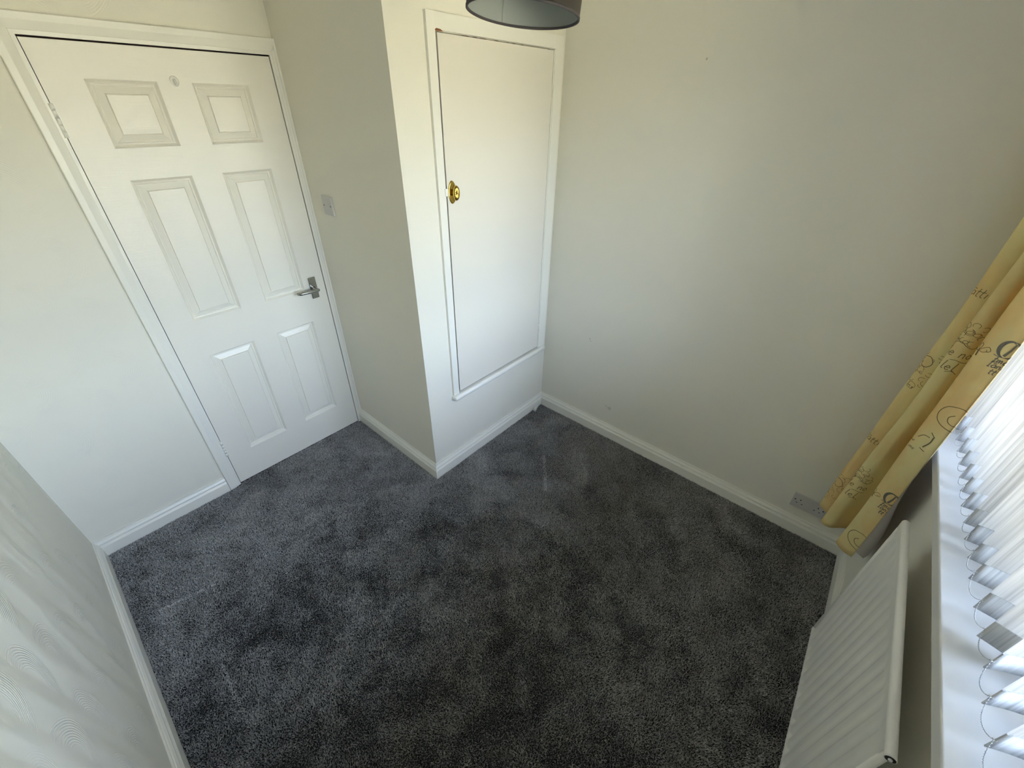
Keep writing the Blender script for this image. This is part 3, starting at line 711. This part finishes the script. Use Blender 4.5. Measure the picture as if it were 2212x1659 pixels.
GL = {'a': [[(.5, .45), (.25, .5), (.05, .25), (.2, 0), (.45, .15), (.5, .5), (.55, .0)]], 'l': [[(.15, 1.0), (.12, .1), (.3, 0)]], 'i': [[(.15, .5), (.12, 0)]], 't': [[(.2, .9), (.15, .1), (.35, 0)], [(0, .55), (.4, .6)]],
      'm': [[(.05, .5), (.05, 0)], [(.05, .4), (.25, .5), (.3, 0)], [(.3, .4), (.5, .5), (.58, .0)]], 'n': [[(.05, .5), (.05, 0)], [(.05, .4), (.3, .5), (.38, 0)]], 'e': [[(.08, .25), (.4, .3), (.25, .5), (.05, .25), (.2, 0), (.42, .08)]],
      'o': [[(.25, .5), (.03, .25), (.25, 0), (.46, .25), (.25, .5)]], 's': [[(.35, .45), (.1, .42), (.3, .2), (.05, .02)]], 'A': [[(0, 0), (.25, 1), (.5, 0)], [(.1, .35), (.4, .35)]], '1': [[(.1, .85), (.2, 1), (.2, 0)], [(.05, 0), (.36, 0)]],
      "'": [[(.1, 1), (.3, .8)]], '-': [[(0, .72), (.4, .78)]], ' ': []}
ADV = {'a': .68, 'l': .36, 'i': .32, 't': .44, 'm': .74, 'n': .54, 'e': .56, 'o': .6, 's': .46, 'A': .6, '1': .48, ' ': .4}
def word(name, s_c, z_c, txt, h, wd, mat, slant=.18, accents=()):
    L = []; x = -sum(ADV[c] for c in txt) * h / 2
    for i, c in enumerate(txt):
        for g_ in GL[c]: L.append(([(x + (px + slant * py) * h, py * h) for px, py in g_], wd, True))
        if i in accents: L.append(([(x + (px + slant * py) * h, py * h) for px, py in GL['-'][0]], wd, True))
        x += ADV[c] * h
    return strokes(name, s_c, z_c, L, mat)
for k, zr in enumerate((0.0, 0.6)):                              # the print repeats every 60 cm
    z0 = zr
    if zr == 0.0: dD, dB = 13.68, 12.25
    else: dD, dB = 13.70, 12.28
    zD = 0.700 + z0
    strokes('printed_emblem', dD, zD, [(ell(-.004, 0, .027, .036, 75, 262), fat(.0135), False), (ell(.004, 0, .024, .035, 98, -95), fat(.0125), False),
            ([(.007, .027), (.0035, .0), (-.005, -.030)], lambda q: .006 + .0035 * q, False), ([(-.034, -.034), (-.018, -.037), (.004, -.036)], .003, True), ([(-.004, .034), (.008, .028), (.013, .033)], .003, True)], M_inkg, k_=.66)
    word('printed_word', dD, zD - .042, 'tma', .018, .0026, M_inkg, accents=())
    word('printed_word', dD - .10, zD - .058, '1ani', .017, .0026, M_inkg, accents=(1,))
    word('printed_word', dD - .05, zD - .077, 'tt', .017, .0026, M_inkg)
    strokes('printed_butterfly', dB, 0.672 + z0, [([(0, 0), (.012, .014), (.024, .022), (.033, .012), (.026, .004), (.021, .011)], .0022, True), ([(0, 0), (.014, -.002), (.026, .006)], .0022, True),
            ([(0, 0), (-.006, .018), (-.001, .028), (.004, .020), (0, 0)], .0022, True), ([(-.002, -.002), (-.018, -.004), (-.030, -.012), (-.026, -.026), (-.012, -.024), (-.012, -.013)], .0022, True), ([(0, .0), (.002, -.022)], .0055, False)], M_ink, k_=.78)
    strokes('printed_swirl', 13.50, 0.462 + z0, [([(.034, .026), (.006, .036), (-.024, .026), (-.036, 0), (-.028, -.026), (0, -.042), (.036, -.046)], .0026, True),
            ([(.002, .008), (-.008, -.004), (-.003, -.020), (.012, -.026), (.028, -.020)], .0026, True)], M_ink)
    if zr == 0.6:
        pass
    strokes('printed_rune', 13.0, 0.955 + z0 - (0.0 if zr == 0 else 0.0), [([(.0, .034), (.014, .022)], .0026, True), ([(.012, .022), (.012, .0), (.004, -.024)], .0042, True), ([(.004, .016), (-.012, .014), (-.024, -.002)], .0026, True), ([(-.002, -.030), (.014, -.036)], .0026, True), ([(-.040, -.018), (-.032, -.024), (-.026, -.018)], .0026, True)], M_ink)
    word('printed_word', 12.5, 0.905 + z0, 'ime', .014, .0016, M_ink)
    # second fold
    word('printed_word', 7.75, 0.608 + z0, 'le no', .029, .0024, M_ink); word('printed_word', 7.7, 0.562 + z0, 'lel', .029, .0024, M_ink)
    strokes('printed_flourish', 7.7, 0.640 + z0, [([(-.045, -.02), (-.034, .012), (-.012, .022), (.010, .010), (.032, .004), (.046, .016)], .0026, True), ([(-.010, -.062), (.010, -.058), (.034, -.064), (.050, -.062)], .0026, True), ([(.0, -.118), (.020, -.110), (.040, -.122)], .0026, True)], M_ink, k_=.72)
    fl = []
    for q in range(17):
        cx, cz, r = random.uniform(-.035, .03), random.uniform(-.005, .062), random.uniform(.006, .013); a = random.uniform(0, 360)
        fl.append((ell(cx, cz, r, r * .8, a, a + random.uniform(140, 300), 9), .0014, False))
    strokes('printed_flowers', 7.65, 0.655 + z0, fl, M_ink)
    # first fold
    word('printed_word', 3.50, 0.770 + z0, 'latti', .027, .0022, M_ink, accents=(1,)); 
    fl = [([(-.024, .03), (.0, .036), (.014, .018), (.004, .0), (-.016, .0), (-.02, .014)], .0026, True)]
    for q in range(22):
        cx, cz, r = random.uniform(-.04, .035), random.uniform(-.085, .055), random.uniform(.006, .014); a = random.uniform(0, 360)
        fl.append((ell(cx, cz, r, r * .8, a, a + random.uniform(120, 300), 9), .0014, False))
    strokes('printed_flowers', 3.55, 0.515 + z0, fl, M_ink)
    if zr == 0.6: word('printed_word', 3.45, 0.425 + z0, 'ins', .022, .0020, M_ink)

# ------------------------------------------------------------------ carpet: a backing with half a million leaning tufts
SEG = [(0.197, -0.934, 0.193, -1.115, 0.008), (0.101, -0.505, 0.308, -0.557, 0.006), (1.962, -1.156, 1.746, -1.338, 0.01)]
def carpet():
    sp = 0.0035
    xs_ = np.arange(0.0, W, sp); ys_ = np.arange(-2.76, 0.0, sp)
    X, Y = np.meshgrid(xs_, ys_); X = X.ravel() + rng.uniform(-.55, .55, X.size) * sp; Y = Y.ravel() + rng.uniform(-.55, .55, Y.size) * sp
    dlw = -D + TH * (X - W)
    keep = (X > .019) & (X < W - .019) & (Y < -.019) & (Y > dlw + .019) & ~((X > XS - .019) & (Y > YC - .019))
    keep |= (X > XL + .002) & (X < XR - .002) & (Y >= -.019) & (Y < .0)
    X, Y = X[keep], Y[keep]; nc = X.size
    def field(cell, seed):
        r_ = np.random.default_rng(seed); gx, gy = int(3.4 / cell) + 3, int(3.4 / cell) + 3; G = r_.uniform(-1, 1, (gx, gy))
        u, v = X / cell + 1, (Y + 2.9) / cell; i, j = u.astype(int), v.astype(int); fu, fv = u - i, v - j; fu = fu * fu * (3 - 2 * fu); fv = fv * fv * (3 - 2 * fv)
        return (G[i, j] * (1 - fu) + G[i + 1, j] * fu) * (1 - fv) + (G[i, j + 1] * (1 - fu) + G[i + 1, j + 1] * fu) * fv
    nap = 0.45 * field(.42, 3) + .65 * field(.13, 4) + .65 * field(.055, 5) + .4 * field(.026, 15)
    nap2 = 0.4 * field(.30, 6) + .6 * field(.10, 7) + .5 * field(.04, 16)
    tone = np.clip(rng.beta(3.2, 3.8, nc), 0, 1)
    lx = 0.0028 * nap2 + rng.normal(0, .0010, nc); ly = -0.0030 * nap + rng.normal(0, .0010, nc)
    for (ax_, ay_, bx_, by_, w_) in SEG:                       # brushed marks: the paler catch of light is painted into the tuft tone
        ux, uy = bx_ - ax_, by_ - ay_; tt_ = np.clip(((X - ax_) * ux + (Y - ay_) * uy) / (ux * ux + uy * uy), 0, 1)
        k_ = np.clip(1.4 - np.hypot(X - ax_ - tt_ * ux, Y - ay_ - tt_ * uy) / w_, 0, 1); tone = np.clip(tone + .38 * k_, 0, 1)
    ch = rng.uniform(.0058, .0084, nc) + .0005 * field(.02, 12)
    K = 2
    X, Y, lx, ly, ch, tone = [np.repeat(q, K) for q in (X, Y, lx, ly, ch, tone)]; n_ = X.size
    X = X + rng.normal(0, .0008, n_); Y = Y + rng.normal(0, .0008, n_)
    lx = lx + rng.normal(0, .0007, n_); ly = ly + rng.normal(0, .0007, n_); hgt = ch * rng.uniform(.88, 1.05, n_)
    ang = rng.uniform(0, 2 * np.pi, n_); wd = rng.uniform(.00095, .0014, n_)
    wx, wy = np.cos(ang) * wd, np.sin(ang) * wd
    V = np.empty((n_, 4, 3), np.float32)
    V[:, 0] = np.stack([X - wx, Y - wy, np.zeros(n_)], 1); V[:, 1] = np.stack([X + wx, Y + wy, np.zeros(n_)], 1)
    V[:, 2] = np.stack([X + lx + wx, Y + ly + wy, hgt], 1); V[:, 3] = np.stack([X + lx - wx, Y + ly - wy, hgt * rng.uniform(.85, 1.1, n_)], 1)
    me = bpy.data.meshes.new('carpet'); me.vertices.add(n_ * 4); me.vertices.foreach_set('co', V.ravel())
    me.loops.add(n_ * 4); me.loops.foreach_set('vertex_index', np.arange(n_ * 4, dtype=np.int32))
    me.polygons.add(n_); me.polygons.foreach_set('loop_start', np.arange(0, n_ * 4, 4, dtype=np.int32)); me.polygons.foreach_set('loop_total', np.full(n_, 4, np.int32))
    me.update(calc_edges=True)
    at_ = me.attributes.new('tuft', 'FLOAT', 'FACE'); c_ = np.clip(tone + rng.normal(0, .06, n_), 0, 1).astype(np.float32); at_.data.foreach_set('value', c_)
    me.materials.append(M_carpet); me.validate()
    o = bpy.data.objects.new('carpet', me); col.objects.link(o)
    tag(o, 'charcoal grey cut pile carpet covering the whole floor', 'carpet', 'stuff')
carpet()
